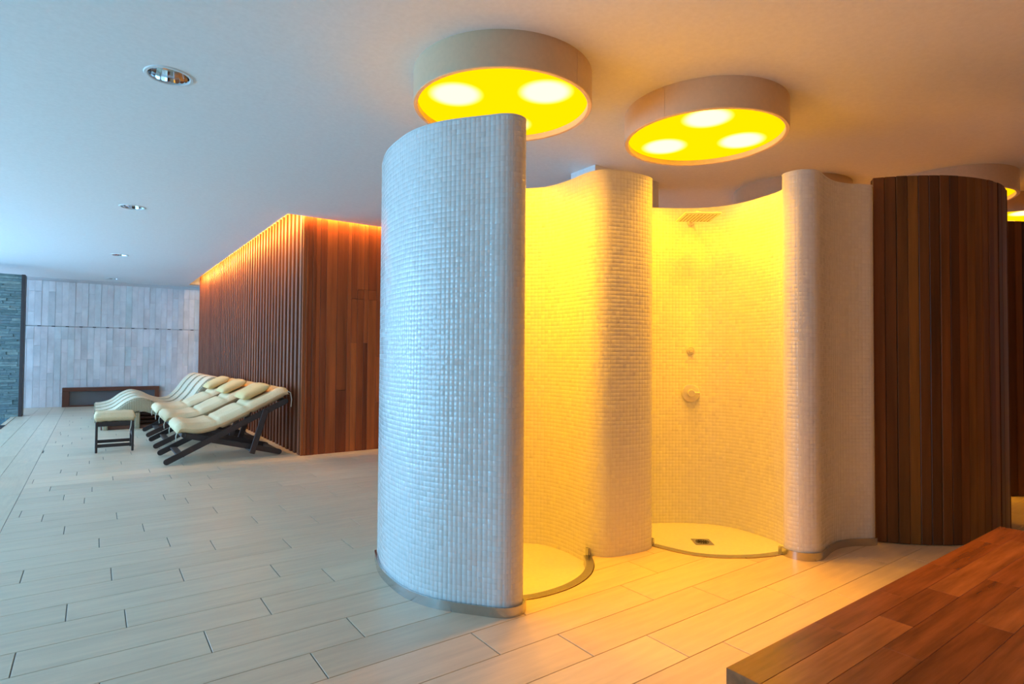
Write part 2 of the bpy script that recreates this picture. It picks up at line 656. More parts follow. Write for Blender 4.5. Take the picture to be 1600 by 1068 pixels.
def plank_verts(x0, x1, y0, y1):
    b_ = 0.0012
    lo, hi = -PT, 0.0
    v = [(x0, y0, lo), (x1, y0, lo), (x1, y1, lo), (x0, y1, lo),
         (x0, y0, hi - b_), (x1, y0, hi - b_), (x1, y1, hi - b_), (x0, y1, hi - b_),
         (x0 + b_, y0 + b_, hi), (x1 - b_, y0 + b_, hi), (x1 - b_, y1 - b_, hi), (x0 + b_, y1 - b_, hi)]
    f = [(3, 2, 1, 0), (0, 1, 5, 4), (1, 2, 6, 5), (2, 3, 7, 6), (3, 0, 4, 7),
         (4, 5, 9, 8), (5, 6, 10, 9), (6, 7, 11, 10), (7, 4, 8, 11), (8, 9, 10, 11)]
    return v, f


def cam_px(p):
    v = RW.T @ (np.array(p, float) - np.array([0, 0, 1.2]))
    if v[2] < 0.05:
        return None
    return 800 + 907 * v[0] / v[2], 534 + 907 * v[1] / v[2], v[2]


planks = []
r0 = int(math.floor((Y0 - BASE) / ROW)) + 1
r1 = int(math.floor((Y1 - BASE) / ROW))
for r in range(r0, r1 + 1):
    ya, yb = BASE + r * ROW, min(BASE + (r + 1) * ROW, Y1)
    e = ENDS.get(r, random.uniform(0, LEN))
    k0 = math.floor((EDGE_X - e) / LEN)
    x = e + k0 * LEN
    while x < X1:
        xa, xb = max(x, EDGE_X), min(x + LEN, X1)
        if xb - xa > 0.02:
            planks.append((xa + GAPX, xb - GAPX, ya + GAPY, yb - GAPY, 'x'))
        x += LEN
c = 0
xb = EDGE_X
while xb > X0 + 0.05:
    xa = max(xb - ROW, X0)
    y = Y0 - random.uniform(0, LEN)
    while y < Y1:
        ya, yb = max(y, Y0), min(y + LEN, Y1)
        if yb - ya > 0.02:
            planks.append((xa + GAPY, xb - GAPY, ya + GAPX, yb - GAPX, 'y'))
        y += LEN
    xb -= ROW


def visible_size(pl):
    xs = np.linspace(pl[0], pl[1], 3)
    ys = np.linspace(pl[2], pl[3], 2)
    inside = 0
    best = 0
    for x in xs:
        for y in ys:
            q = cam_px((x, y, 0))
            if q and -30 < q[0] < 1630 and q[1] < 1100:
                inside += 1
                best = max(best, 1.0 / q[2] ** 2)
    if not inside:
        return 0
    # inside the cabin or behind the shower wall nothing shows
    cx_, cy_ = (pl[0] + pl[1]) / 2, (pl[2] + pl[3]) / 2
    if pl[0] > 2.15 and pl[2] > 7.2:
        return 0
    if cx_ > 2.2 and cy_ > 3.2 and cy_ < 7.0 and cx_ > 0.45 * cy_ + 1.0:
        return best * 0.02
    return best


sized = sorted(((visible_size(p), i) for i, p in enumerate(planks)), reverse=True)
single = {i for s, i in sized[:300] if s > 0}
cut1 = prism_mesh('cut', hole1, -0.3, 0.3)
cut2 = prism_mesh('cut', hole2, -0.3, 0.3)
bb = [(hole1.min(0), hole1.max(0), cut1), (hole2.min(0), hole2.max(0), cut2)]
stuff_x, stuff_f = [], []
for i, p in enumerate(planks):
    v, f = plank_verts(*p[:4])
    cutters = [c_.copy() for lo, hi, c_ in bb if p[0] < hi[0] and p[1] > lo[0] and p[2] < hi[1] and p[3] > lo[1]]
    if i in single or cutters:
        cxm, cym = (p[0] + p[1]) / 2, (p[2] + p[3]) / 2
        me = mesh('plank', v, f)
        if cutters:
            me = cut_with(me, cutters, 'plank')
            if len(me.polygons) == 0:
                continue
        me.transform(Matrix.Translation((-cxm, -cym, 0)))
        me.materials.clear()
        link('plank', me, 'plank' if p[4] == 'x' else 'plank_y', floor, (cxm, cym, 0))
    else:
        o_ = len(stuff_x)
        stuff_x += v
        stuff_f += [tuple(a + o_ for a in q) for q in f]
far = link('plank_field', mesh('plank_field', stuff_x, stuff_f), 'plank_far', floor)
far['kind'] = 'stuff'

# ceiling with openings for the cabin cove and the recessed downlights
DL = [(0.327, 3.948), (0.317, 7.76), (0.315, 11.70), (0.30, 15.55)]
DLR = 0.112
circ = lambda cx_, cy_, r_, n=40: [(cx_ + r_ * math.cos(2 * PI * k / n), cy_ + r_ * math.sin(2 * PI * k / n)) for k in range(n)]
SX0, SX1, SY0, SY1 = 1.80, 6.2, 7.005, 15.73
ce = flat_with_holes('ceiling', [(X0 - .2, Y0 - .2), (X1, Y0 - .2), (X1, Y1 + .1), (X0 - .2, Y1 + .1)],
                     [[(SX0, SY0), (SX1, SY0), (SX1, SY1), (SX0, SY1)]] + [circ(a, b_, DLR) for a, b_ in DL],
                     CEIL, CEIL + 0.02)
ceiling = link('ceiling', ce, 'ceiling')
tag(ceiling, 'smooth white ceiling tinted blue and yellow by the light', kind='structure')
bm = bmesh.new()
RZ = 3.06
add_box(bm, (SX0 - .03, SY0 - .03, CEIL + .02), (SX0, SY1 + .03, RZ))
add_box(bm, (SX0, SY0 - .03, CEIL + .02), (SX1, SY0, RZ))
add_box(bm, (SX0, SY1, CEIL + .02), (SX1, SY1 + .03, RZ))
add_box(bm, (SX0 - .03, SY0 - .03, RZ), (SX1, SY1 + .03, RZ + .03))
link('cove_box', bm_mesh('cove_box', bm), 'ceiling', ceiling)

# room walls outside the view
bm = bmesh.new()
ys = [Y0 - .2] + [v for bay in BAYS for v in bay] + [Y1]
add_box(bm, (X0 - .2, Y0 - .2, -.15), (X0, Y1, WIN_Z[0]))
add_box(bm, (X0 - .2, Y0 - .2, WIN_Z[1]), (X0, Y1, CEIL))
for i in range(0, len(ys), 2):
    add_box(bm, (X0 - .2, ys[i], WIN_Z[0]), (X0, ys[i + 1], WIN_Z[1]))
w = link('wall_window', bm_mesh('wall_window', bm), 'white')
tag(w, 'white window wall along the daylight side of the room', kind='structure')
for n_, (a, b_) in enumerate(BAYS):
    bm = bmesh.new()
    for y in (a, (a + b_) / 2, b_):
        add_box(bm, (X0 - .06, y - .03, WIN_Z[0]), (X0 - .01, y + .03, WIN_Z[1]))
    for z in WIN_Z:
        add_box(bm, (X0 - .06, a, z - .03), (X0 - .01, b_, z + .03))
    w = link('window_%d' % (n_ + 1), bm_mesh('window', bm), 'frame')
    tag(w, 'unseen tall grey framed window bay outside the picture', kind='structure')
bm = bmesh.new()
add_box(bm, (X0, Y0 - .2, -.15), (X1, Y0, CEIL))
w = link('wall_front', bm_mesh('wall_front', bm), 'bounce_brown')
tag(w, 'unseen wall behind the viewer, made wood brown to cut blue bounce', kind='structure')
w = link('wall_right', box_mesh('wall_right', (X1, Y0 - .2, -.15), (X1 + .2, Y1 + .1, CEIL)), 'white')
tag(w, 'white wall closing the room on the right', kind='structure')

# marble wall at the far end: vertical strips
wb = link('wall_back', box_mesh('wall_back', (X0, Y1, -.15), (X1, Y1 + .2, CEIL)), 'white')
tag(wb, 'grey white marble strip wall at the far end of the room', kind='structure')
proto = {}
x = -2.6
SW = 0.118
ti = 0
while x < 2.5:
    for zr0, zr1 in ((0.0, 1.775), (1.79, 2.775)):
        z = zr0
        while z < zr1 - 0.02:
            h = random.choice((0.3, 0.45, 0.6, 0.75, 0.9))
            z2 = min(z + h, zr1)
            if zr1 - z2 < 0.2:
                z2 = zr1
            hk = round(z2 - z, 3)
            if hk not in proto:
                me = box_mesh('marble_slab', (0, -0.02, 0), (SW - .003, 0, hk - .003), 0.002)
                proto[hk] = me
            link('marble_slab', proto[hk], 'marble', wb, (x, Y1 - random.uniform(0, .006), z))
            z = z2
    x += SW
# small dark clips along the long horizontal joint
cl = box_mesh('joint_clip', (-0.03, -0.03, -0.007), (0.03, 0.0, 0.007), 0.002)
for k in range(14):
    link('joint_clip', cl, 'black', wb, (-1.23 + k * 0.245, Y1 - 0.0, 1.782))

# stacked stone wall on the left
wl = link('wall_left', box_mesh('wall_left', (-3.0, 14.24, -.02), (-1.12, 14.5, 2.66)), 'stone')
tag(wl, 'grey green stacked stone wall at the far left', kind='structure')
sv, sf = [], []
z = 0.0
while z < 2.65:
    h = random.uniform(0.03, 0.055)
    x = -2.4
    while x < -1.135:
        L = random.uniform(0.12, 0.4)
        xe = min(x + L, -1.13)
        d = random.uniform(0.0, 0.02)
        v, f = plank_verts(x + .002, xe - .002, 0, 1)
        o_ = len(sv)
        for a in v:
            yy = 14.25 if a[1] > 0.5 else 14.205 + d
            t = 1.0 if a[2] > -0.008 else 0.0
            sv.append((a[0], yy, z + .002 + t * (min(h, 2.66 - z) - .004)))
        sf += [tuple(b_ + o_ for b_ in q) for q in f]
        x = xe
    z += h
st = link('stone_courses', mesh('stone_courses', sv, sf), 'stone', wl)
st['kind'] = 'stuff'
tr = link('trim_1', box_mesh('trim', (-1.13, 14.19, 0), (-1.075, 14.5, 2.66), .003), 'dark_wood')
tag(tr, 'dark wooden edge strip ending the stone wall', kind='structure')

# pillar behind the showers
pl_ = link('wall_pillar', box_mesh('wall_pillar', (3.446, 3.59, -.02), (4.262, 3.90, CEIL)), 'white')
tag(pl_, 'white square pillar rising to the ceiling behind the showers', kind='structure')

# ---------------------------------------------------------------- wood clad cabin with cove light
CX0, CX1, CY0, CY1 = 2.055, 6.0, 7.075, 15.52
cabin = empty('wooden_cabin', (CX0, CY0, 0))
tag(cabin, 'dark red brown wood clad cabin with glowing orange edge at the ceiling', 'cabin')
off = Vector((-CX0, -CY0, 0))
body = box_mesh('cabin_body', (0, 0, 0), (CX1 - CX0, CY1 - CY0, 3.03))
link('body', body, 'cabin_back', cabin)
BH = 3.02
bt = box_mesh('batten', (-0.055, 0, 0), (0.0, 0.075, BH), 0.003)
bt2 = box_mesh('batten', (-0.055, 0, 0), (0.0, 0.060, BH), 0.003)
y = 0.05
k = 0
while y < CY1 - CY0 - 0.1:
    wd = 0.060 if random.random() < 0.35 else 0.075
    link('batten', bt if wd > .07 else bt2, 'batten', cabin, (0, y, 0))
    y += wd + 0.100
    k += 1
# boards of the face towards the viewer
x = -0.055
wid = [0.035, 0.03, 0.05, 0.04, 0.055, 0.075, 0.13, 0.13, 0.05, 0.08, 0.085, 0.055, 0.11, 0.10, 0.07]
k = 0
while x < CX1 - CX0:
    wd = wid[k] if k < len(wid) else random.choice((0.06, 0.08, 0.1, 0.13))
    brk = []
    if 9 <= k <= 14:
        brk = random.sample([1.18, 1.9, 2.02, 1.35, 0.6], 2)
    elif k % 3 == 1 and k > 6:
        brk = [random.uniform(0.6, 2.2)]
    zs = [0.0] + sorted(brk) + [BH]
    for a, b_ in zip(zs[:-1], zs[1:]):
        pr_ = 0.0
        if k < 5:
            pr_ = 0.006 * (k % 2)
        me = box_mesh('board', (0.0015, -0.026 - pr_, a + .001), (wd - .0015, 0.0, b_ - .001), 0.002)
        me.transform(Matrix.Translation((-wd / 2, 0, -a)))
        link('board', me, 'cabin_wood', cabin, (x + wd / 2, 0, a))
    x += wd
    k += 1
# small fitting on the boards
cv = empty('cove_light', (SX0, SY0, CEIL + .03))
tag(cv, 'hidden warm orange light strip above the wooden cabin', 'light strip')
link('strip', box_mesh('strip', (0.002, 0.01, 0.06), (0.016, SY1 - SY0 - .5, 0.085)), 'led', cv)
link('strip', box_mesh('strip', (0.03, 0.002, 0.06), (SX1 - SX0 - .1, 0.012, 0.085)), 'led_front', cv)

# ---------------------------------------------------------------- mosaic tiled shower wall
sw = empty('shower_partition', (2.6, 2.47, 0))
tag(sw, 'tall wavy shower partition covered in small white mosaic tiles', 'shower wall')
SWO = Vector((-2.6, -2.47, 0))
core = prism_mesh('wall_core', resample(PLAN, 0.02, True), -0.10, WH - 0.001, True)
core.transform(Matrix.Translation(SWO))
link('wall_core', core, 'grout', sw)
T = 0.0247
G = 0.0006
cols = resample(PLAN, T, True)
nc = len(cols)
dense = resample(PLAN, T / 4, True)
nd = normals2d(cols, True) * OUT
rows_n = int(round((WH + 0.05) / T))
Th = (WH + 0.05) / rows_n
ii = np.arange(nc)
P0 = cols
P1 = np.roll(cols, -1, 0)
N0 = nd
N1 = np.roll(nd, -1, 0)
f0 = G / T
A = P0 * (1 - f0) + P1 * f0
B = P0 * f0 + P1 * (1 - f0)
NA = N0 * (1 - f0) + N1 * f0
NB = N0 * f0 + N1 * (1 - f0)
bev = 0.0008
fb = bev / T
A2 = A * (1 - fb) + B * fb
B2 = A * fb + B * (1 - fb)
cnt = nc * rows_n
z0 = (-0.05 + np.arange(rows_n) * Th + G)
z1 = (-0.05 + (np.arange(rows_n) + 1) * Th - G)
V = np.zeros((rows_n, nc, 8, 3))
d_base, d_top = 0.0, 0.00042
for idx, (P_, Nn, zz, dep) in enumerate([(A, NA, z0, d_base), (B, NB, z0, d_base), (B, NB, z1, d_base), (A, NA, z1, d_base),
                                         (A2, NA, z0 + bev, d_top), (B2, NB, z0 + bev, d_top),
                                         (B2, NB, z1 - bev, d_top), (A2, NA, z1 - bev, d_top)]):
    dd = np.full((rows_n, nc), dep)
    V[:, :, idx, 2] = zz[:, None] + SWO[2]
    V[:, :, idx, 0] = P_[None, :, 0]
    V[:, :, idx, 1] = P_[None, :, 1]
    if idx >= 4:
        if idx == 4:
            tu = rng.normal(0, 0.00009, (rows_n, nc))
            tv = rng.normal(0, 0.00011, (rows_n, nc))
        su = -1 if idx in (4, 7) else 1
        sv_ = -1 if idx in (4, 5) else 1
        dd = dd + su * tu + sv_ * tv
    V[:, :, idx, 0] += Nn[None, :, 0] * dd + SWO[0]
    V[:, :, idx, 1] += Nn[None, :, 1] * dd + SWO[1]
V = V.reshape(-1, 3)
quad = np.array([(4, 5, 6, 7), (0, 1, 5, 4), (1, 2, 6, 5), (2, 3, 7, 6), (3, 0, 4, 7)])
if OUT < 0:
    quad = quad[:, ::-1]
Fq = (np.arange(cnt)[:, None, None] * 8 + quad[None]).reshape(-1, 4)
me = bpy.data.meshes.new('mosaic_tiles')
me.vertices.add(len(V))
me.vertices.foreach_set('co', V.ravel())
me.loops.add(Fq.size)
me.loops.foreach_set('vertex_index', Fq.ravel().astype(np.int32))
me.polygons.add(len(Fq))
me.polygons.foreach_set('loop_start', np.arange(0, Fq.size, 4, dtype=np.int32))
me.update(calc_edges=True)
mo = link('mosaic_tiles', me, 'tile', sw)
mo['kind'] = 'stuff'
# smooth capping on top
cap = prism_mesh('top_capping', resample(PLAN, 0.02, True) + normals2d(resample(PLAN, 0.02, True), True) * OUT * 0.0018,
                 WH - 0.004, WH + 0.003, True)
cap.transform(Matrix.Translation(SWO))
link('top_capping', cap, 'tray', sw)
# steel skirting around the two free wings
for P_ in (resample(P_front[2:], 0.02), resample(P_right[:], 0.02)):
    nn = normals2d(P_) * OUT
    Q = P_ + nn * 0.003
    me = ribbon_mesh('skirting', Q if OUT > 0 else Q[::-1], 0.0, 0.046, 0.012)
    me.transform(Matrix.Translation(SWO))
    s_ = link('skirting', me, 'steel', sw)
    s_['label'] = 'brushed steel skirting band'
# short upright trim ends beside the trays
for (px_, py_) in ((2.447, 2.60), (2.915, 2.505), (3.447, 1.948)):
    me = box_mesh('trim_end', (-.008, -.014, -.05), (.008, .014, .045), .002)
    link('trim_end', me, 'steel', sw, (px_ + SWO.x, py_ + SWO.y, 0))

# ---------------------------------------------------------------- shower trays
def tray(hole, curb, c, label, drain=None):
    t = empty('shower_tray', (c[0], c[1], TRAY_Z))
    tag(t, label, 'shower tray', 'round shower trays')
    o_ = Matrix.Translation((-c[0], -c[1], -TRAY_Z))
    me = prism_mesh('basin', push(hole, c, -0.004), -0.12, TRAY_Z)
    me.transform(o_)
    link('basin', me, 'tray', t)
    # steel rim of the opening, flush with the planks
    P_ = resample(curb, 0.02)
    nn = normals2d(P_)
    mid_ = P_[len(P_) // 2]
    if np.dot(nn[len(P_) // 2], np.array(c) - mid_) > 0:
        sgn = 1.0
    else:
        P_ = P_[::-1]
    P_ = push(P_, c, -0.004)
    me = ribbon_mesh('rim', P_, -0.10, 0.006, 0.045)
    me.transform(o_)
    r_ = link('rim', me, 'steel', t)
    r_['label'] = 'brushed steel rim strip'
    if drain:
        g = link('drain_grate', box_mesh('drain_grate', (-.062, -.062, 0), (.062, .062, .004), .001), 'steel', t,
                 (drain[0] - c[0], drain[1] - c[1], 0.0005), (0, 0, math.radians(-37)))
        sl = box_mesh('slot', (-.035, -.003, .0036), (.035, .003, .0052))
        for q in range(6):
            link('slot', sl, 'black', g, (0, 0, 0), (0, 0, PI * q / 6))
        fr = lathe_mesh('slot_ring', [(.040, .0036), (.040, .0052), (.044, .0052), (.044, .0036)], 24)
        link('slot_ring', fr, 'black', g)
    return t


tray(hole1, curb1, C1, 'curved sunken shower tray behind the nearest mosaic wing')
tray(hole2, curb2, C2, 'round sunken shower tray with square drain grate in the middle', (3.365, 2.455))

# ---------------------------------------------------------------- fittings of the second shower
def wall_point(x, y):
    d = np.linalg.norm(P_in2 - np.array([x, y]), axis=1)
    i = int(np.argmin(d))
    nn = normals2d(P_in2)[i] * OUT
    return P_in2[i], nn


p, nn = wall_point(3.672, 2.79)
ang = math.atan2(nn[1], nn[0])
# valve: local +X points into the room
v = empty('shower_valve', (p[0] + nn[0] * .003, p[1] + nn[1] * .003, 0.93), ang)
tag(v, 'round chrome shower valve with lever low on the yellow lit wall', 'shower valve')
me = lathe_mesh('cover_plate', [(0, .014), (.058, .014), (.066, .010), (.068, 0)], 40)
me.transform(Matrix.Rotation(PI / 2, 4, 'Y'))
link('cover_plate', me, 'chrome', v)
me = lathe_mesh('knob', [(0, .050), (.024, .050), (.027, .046), (.028, .012)], 28)
me.transform(Matrix.Rotation(PI / 2, 4, 'Y'))
link('knob', me, 'chrome', v)
link('lever', box_mesh('lever', (.034, -.008, -.008), (.048, .062, .010), .003), 'chrome', v)
v = empty('shower_button', (p[0] + nn[0] * .003, p[1] + nn[1] * .003, 1.25), ang)
tag(v, 'small round chrome push button above the shower valve', 'button')
me = lathe_mesh('rosette', [(0, .008), (.026, .008), (.029, .005), (.030, 0)], 32)
me.transform(Matrix.Rotation(PI / 2, 4, 'Y'))
link('rosette', me, 'chrome', v)
me = lathe_mesh('push_cap', [(0, .026), (.013, .026), (.016, .022), (.016, .006)], 24)
me.transform(Matrix.Rotation(PI / 2, 4, 'Y'))
link('push_cap', me, 'chrome', v)

p, nn = wall_point(3.672, 2.79)
sh = empty('rain_shower', (p[0] + nn[0] * .003, p[1] + nn[1] * .003, 2.23), math.atan2(nn[1], nn[0]))
tag(sh, 'square flat rain shower head on a short wall arm', 'shower head')
me = lathe_mesh('flange', [(0, .012), (.020, .012), (.026, .006), (.027, 0)], 28)
me.transform(Matrix.Rotation(PI / 2, 4, 'Y'))
link('flange', me, 'chrome', sh)
arm_pts = [(0.0, 0, 0), (0.10, 0, 0.004), (0.22, 0, 0.012), (0.265, 0, 0.014), (0.285, 0, 0.004), (0.288, 0, -0.014)]
link('arm', tube_mesh('arm', arm_pts, 0.010, 10), 'chrome', sh)
link('swivel', lathe_mesh('swivel', [(0, .018), (.014, .014), (.018, 0), (.014, -.014), (0, -.016)], 20), 'chrome', sh,
     (0.288, 0, -0.006))
pm = box_mesh('spray_plate', (-.125, -.125, -.005), (.125, .125, .005), .002)
sp = link('spray_plate', pm, 'chrome', sh, (0.288, 0, -0.030), (0, 0, math.radians(6)))
nz = bmesh.new()
for a in range(9):
    for b_ in range(9):
        bmesh.ops.create_cone(nz, cap_ends=True, segments=6, radius1=.003, radius2=.004, depth=.004,
                              matrix=Matrix.Translation((-.1 + a * .025, -.1 + b_ * .025, -.0065)))
nzo = link('nozzles', bm_mesh('nozzles', nz), 'dark_steel', sp)
nzo['kind'] = 'stuff'

# ---------------------------------------------------------------- round yellow ceiling lamps
ring_me = lathe_mesh('ring', [(0.522, 0.19), (0.522, 0.004), (0.518, 0.0), (0.500, 0.0), (0.496, 0.004), (0.496, 0.19)], 96,
                     True, True)
lip_me = lathe_mesh('inner_lip', [(0.497, 0.030), (0.470, 0.030), (0.470, 0.036), (0.497, 0.036)], 96, False, True)
sheet_me = disc_mesh('diffuser', 0.497, 96)
bulb_me = disc_mesh('bulb_glow', 0.17, 40)
seam_me = box_mesh('seam', (0.5215, -0.002, 0.004), (0.5235, 0.002, 0.188))


def drum_lamp(x, y, a0, label, seam=None):
    t = empty('ceiling_lamp', (x, y, 2.65))
    tag(t, label, 'ceiling lamp', 'round yellow ceiling lamps')
    link('ring', ring_me, 'ring', t)
    link('diffuser', sheet_me, 'sheet', t, (0, 0, 0.034))
    for k_ in range(3):
        a = math.radians(a0 + 120 * k_)
        link('bulb_glow', bulb_me, 'bulb', t, (0.295 * math.cos(a), 0.295 * math.sin(a), 0.0325))
        ls = bpy.data.lights.new('bulb_light', 'SPOT')
        ls.spot_size = math.radians(112)
        ls.spot_blend = 1.0
        ls.shadow_soft_size = 0.06
        ls.energy = SPOT_W
        ls.color = SPOT_C
        lo_ = bpy.data.objects.new('bulb_light', ls)
        COL.objects.link(lo_)
        lo_.parent = t
        lo_.location = (0.295 * math.cos(a), 0.295 * math.sin(a), -0.03)
    if seam is not None:
        s_ = link('seam', seam_me, 'ring', t, (0, 0, 0), (0, 0, math.radians(seam)))
    return t


drum_lamp(1.932, 2.795, 170, 'round yellow ceiling lamp above the nearest mosaic wing', -75)
drum_lamp(3.288, 2.385, 100, 'round yellow ceiling lamp above the shower with the rain head', 190)
drum_lamp(5.48, 2.98, 40, 'round yellow ceiling lamp mostly hidden behind the second shower wall')
drum_lamp(6.38, 2.00, 70, 'round yellow ceiling lamp peeking over the curved wooden screen')
drum_lamp(3.6, -1.7, 20, 'round yellow lamp added as warm fill behind the viewer, outside the picture')  # added unseen lamp, warm fill for the right wing, bench and ceiling
drum_lamp(7.72, 1.97, 10, 'round yellow ceiling lamp at the right edge over the rear wooden screen')

# ---------------------------------------------------------------- recessed downlights
trim_me = lathe_mesh('trim_ring', [(0.108, 0.012), (0.108, -0.004), (0.112, -0.007), (0.126, -0.006), (0.130, 0.0)], 48)
bowl_me = lathe_mesh('reflector', [(0.110, 0.0), (0.104, 0.03), (0.092, 0.07), (0.070, 0.105), (0.035, 0.125), (0.0, 0.128)],
                     20, False)
dl_lab = ['recessed ceiling downlight nearest the viewer, the largest of the row',
          'recessed ceiling downlight, second of the row from the viewer',
          'recessed ceiling downlight, third of the row from the viewer',
          'recessed ceiling downlight furthest away, by the marble wall']
tube_me = tube_mesh('lamp_tube', [(-.05, 0, 0), (-.02, 0, 0), (.02, 0, 0), (.05, 0, 0)], 0.009, 10)
for (x, y), lb in zip(DL, dl_lab):
    t = empty('downlight', (x, y, CEIL))
    tag(t, lb, 'downlight', 'recessed ceiling downlights')
    link('trim_ring', trim_me, 'white', t)
    link('reflector', bowl_me, 'mirror', t)
    for s in (-1, 1):
        link('lamp_tube', tube_me, 'white', t, (0, s * 0.022, 0.075), (0, 0, 0.5))

# ---------------------------------------------------------------- curved wooden screens
def screen(cx_, cy_, R, a0, a1, H_, label, first_light=None):
    t = empty('curved_screen', (cx_, cy_, 0))
    tag(t, label, 'wooden screen', 'curved wooden screens')
    n = 40
    A_ = np.radians(np.linspace(a0, a1, n))
    P_ = np.c_[np.cos(A_) * (R - .07), np.sin(A_) * (R - .07)]
    me = ribbon_mesh('backing', P_, 0.0, H_ - .004, 0.046)
    link('backing', me, 'cabin_back', t)
    sw_ = 0.0665
    da = math.degrees(sw_ / R)
    k_ = 0
    a = a0 + da / 2
    mA = box_mesh('slat', (-.024, -sw_ / 2 + .0012, .004), (0.0, sw_ / 2 - .0012, H_), .0025)
    mB = box_mesh('slat', (-.024, -sw_ / 2 + .0012, .004), (0.004, sw_ / 2 - .0012, H_), .0025)
    while a < a1:
        r_ = math.radians(a)
        link('slat', mA if random.random() < .6 else mB, 'drum_wood', t, (R * math.cos(r_), R * math.sin(r_), 0), (0, 0, r_))
        a += da
        k_ += 1
    return t


screen(5.02, 2.25, 0.995, 212.5, 345, 2.40, 'curved wooden slat screen adjoining the white mosaic wall')
screen(7.16, 2.40, 1.0, 195, 330, 2.43, 'dark curved wooden screen further back at the right edge')

# ---------------------------------------------------------------- bench in the foreground
BX0, BX1, BY0, BY1, BZ = 1.257, 3.325, 0.235, 0.850, 0.45
bn = empty('wooden_bench', (BX0, BY0, 0))
tag(bn, 'glossy reddish wooden bench in the foreground at lower right', 'bench')
L_, W_ = BX1 - BX0, BY1 - BY0
rows = 7
rw = W_ / rows
for r in range(rows):
    x = 0.0
    first = True
    while x < L_ - 1e-6:
        ln_ = random.uniform(0.35, 0.9)
        if r == rows - 1 and first:
            ln_ = 0.42
        if r == rows - 2 and first:
            ln_ = 0.62
        xe = min(x + ln_, L_)
        if L_ - xe < .15:
            xe = L_
        me = box_mesh('plank', (x + .0003, r * rw + .0003, BZ - .07), (xe - .0003, (r + 1) * rw - .0003, BZ), .0008)
        c_ = ((x + xe) / 2, (r + .5) * rw, BZ)
        me.transform(Matrix.Translation((-c_[0], -c_[1], -c_[2])))
        link('plank', me, 'bench', bn, c_)
        x = xe
        first = False
link('apron', box_mesh('apron', (.05, .04, BZ - .17), (L_ - .05, W_ - .04, BZ - .07), .004), 'bench_body', bn)
lg = box_mesh('leg', (-.045, -.045, 0), (.045, .045, BZ - .16), .006)
for a in (.12, L_ - .12):
    for b_ in (.10, W_ - .10):
        link('leg', lg, 'bench_body', bn, (a, b_, 0))


# ---------------------------------------------------------------- deck chairs
def pad_mesh(name, path, y0, y1, th, n_u=56, n_v=14, seams=(), edge=0.06):
    """quilted mat following a path in x-z, from y0 to y1"""
    S = resample(np.array(path), 0.004)
    P_ = resample(catmull(path, False, 12), 0.01)
    t = np.linspace(0, len(P_) - 1, n_u)
    P_ = np.c_[np.interp(t, range(len(P_)), P_[:, 0]), np.interp(t, range(len(P_)), P_[:, 1])]
    d = np.gradient(P_, axis=0)
    d /= np.linalg.norm(d, axis=1)[:, None]
    nr = np.c_[-d[:, 1], d[:, 0]]
    verts, faces = [], []
    for side in (1, -1):
        for i in range(n_u):
            u = i / (n_u - 1)
            eu = min(u, 1 - u)
            fu = min(1.0, (eu / 0.05)) ** 0.5 if eu < 0.05 else 1.0
            sm = 1.0
            for s_ in seams:
                sm -= 0.38 * math.exp(-((u - s_) / 0.016) ** 2)
            for j in range(n_v):
                v_ = j / (n_v - 1)
                ev = min(v_, 1 - v_) * (y1 - y0)
                fv = (1 - (1 - min(1.0, ev / edge)) ** 2) ** 0.5
                lump = 0.92 + 0.08 * math.sin(9 * u * PI + 3 * v_) * math.cos(5 * v_ * PI + u * 4)
                h = th / 2 * max(0.02, fu * fv * sm * lump)
                verts.append((P_[i][0] + nr[i][0] * h * side, y0 + v_ * (y1 - y0), P_[i][1] + nr[i][1] * h * side))
    o_ = n_u * n_v
    for i in range(n_u - 1):
        for j in range(n_v - 1):
            a = i * n_v + j
            faces.append((a, a + n_v, a + n_v + 1, a + 1))
            faces.append((o_ + a, o_ + a + 1, o_ + a + n_v + 1, o_ + a + n_v))
    for i in range(n_u - 1):
        a = i * n_v
        faces.append((a, o_ + a, o_ + a + n_v, a + n_v))
        a = i * n_v + n_v - 1
        faces.append((a, a + n_v, o_ + a + n_v, o_ + a))
    for j in range(n_v - 1):
        faces.append((j, j + 1, o_ + j + 1, o_ + j))
        a = (n_u - 1) * n_v + j
        faces.append((a, o_ + a, o_ + a + 1, a + 1))
    me = mesh(name, verts, faces)
    bm_ = bmesh.new()
    bm_.from_mesh(me)
    bmesh.ops.recalc_face_normals(bm_, faces=bm_.faces[:])
    bm_.to_mesh(me)
    bm_.free()
    me.shade_smooth()
    return me


CW = 0.77
FX = 0.62            # x of the front foot in the room; chair local x = X - FX
A0, A1 = (0.035, 0.035), (1.275, 0.655)
B0, B1 = (0.17, 0.315), (1.22, 0.035)
chair_parts = []
for yy in (0.02, CW - 0.02):
    chair_parts.append(('long_rail', bar_mesh('long_rail', (A0[0] - .03, yy, A0[1] - .012), (A1[0], yy, A1[1]), 0.062, 0.028, 0, (0, 1, 0), True), 'dark_wood'))
for yy in (0.055, CW - 0.055):
    chair_parts.append(('seat_rail', bar_mesh('seat_rail', (B0[0], yy, B0[1]), (B1[0], yy, B1[1]), 0.060, 0.028, 0, (0, 1, 0), True), 'dark_wood'))
for yy in (-0.008, CW + 0.008):
    chair_parts.append(('prop_leg', bar_mesh('prop_leg', (0.875, yy, 0.055), (1.025, yy, 0.555), 0.062, 0.024, .003), 'dark_wood'))
chair_parts.append(('front_stretcher', box_mesh('front_stretcher', (0.13, 0.02, 0.075), (0.20, CW - 0.02, 0.098), .003), 'dark_wood'))
chair_parts.append(('seat_bar', bar_mesh('seat_bar', (0.19, 0.04, 0.308), (0.19, CW - 0.04, 0.308), .035, .035, .004, (0, 0, 1)), 'dark_wood'))
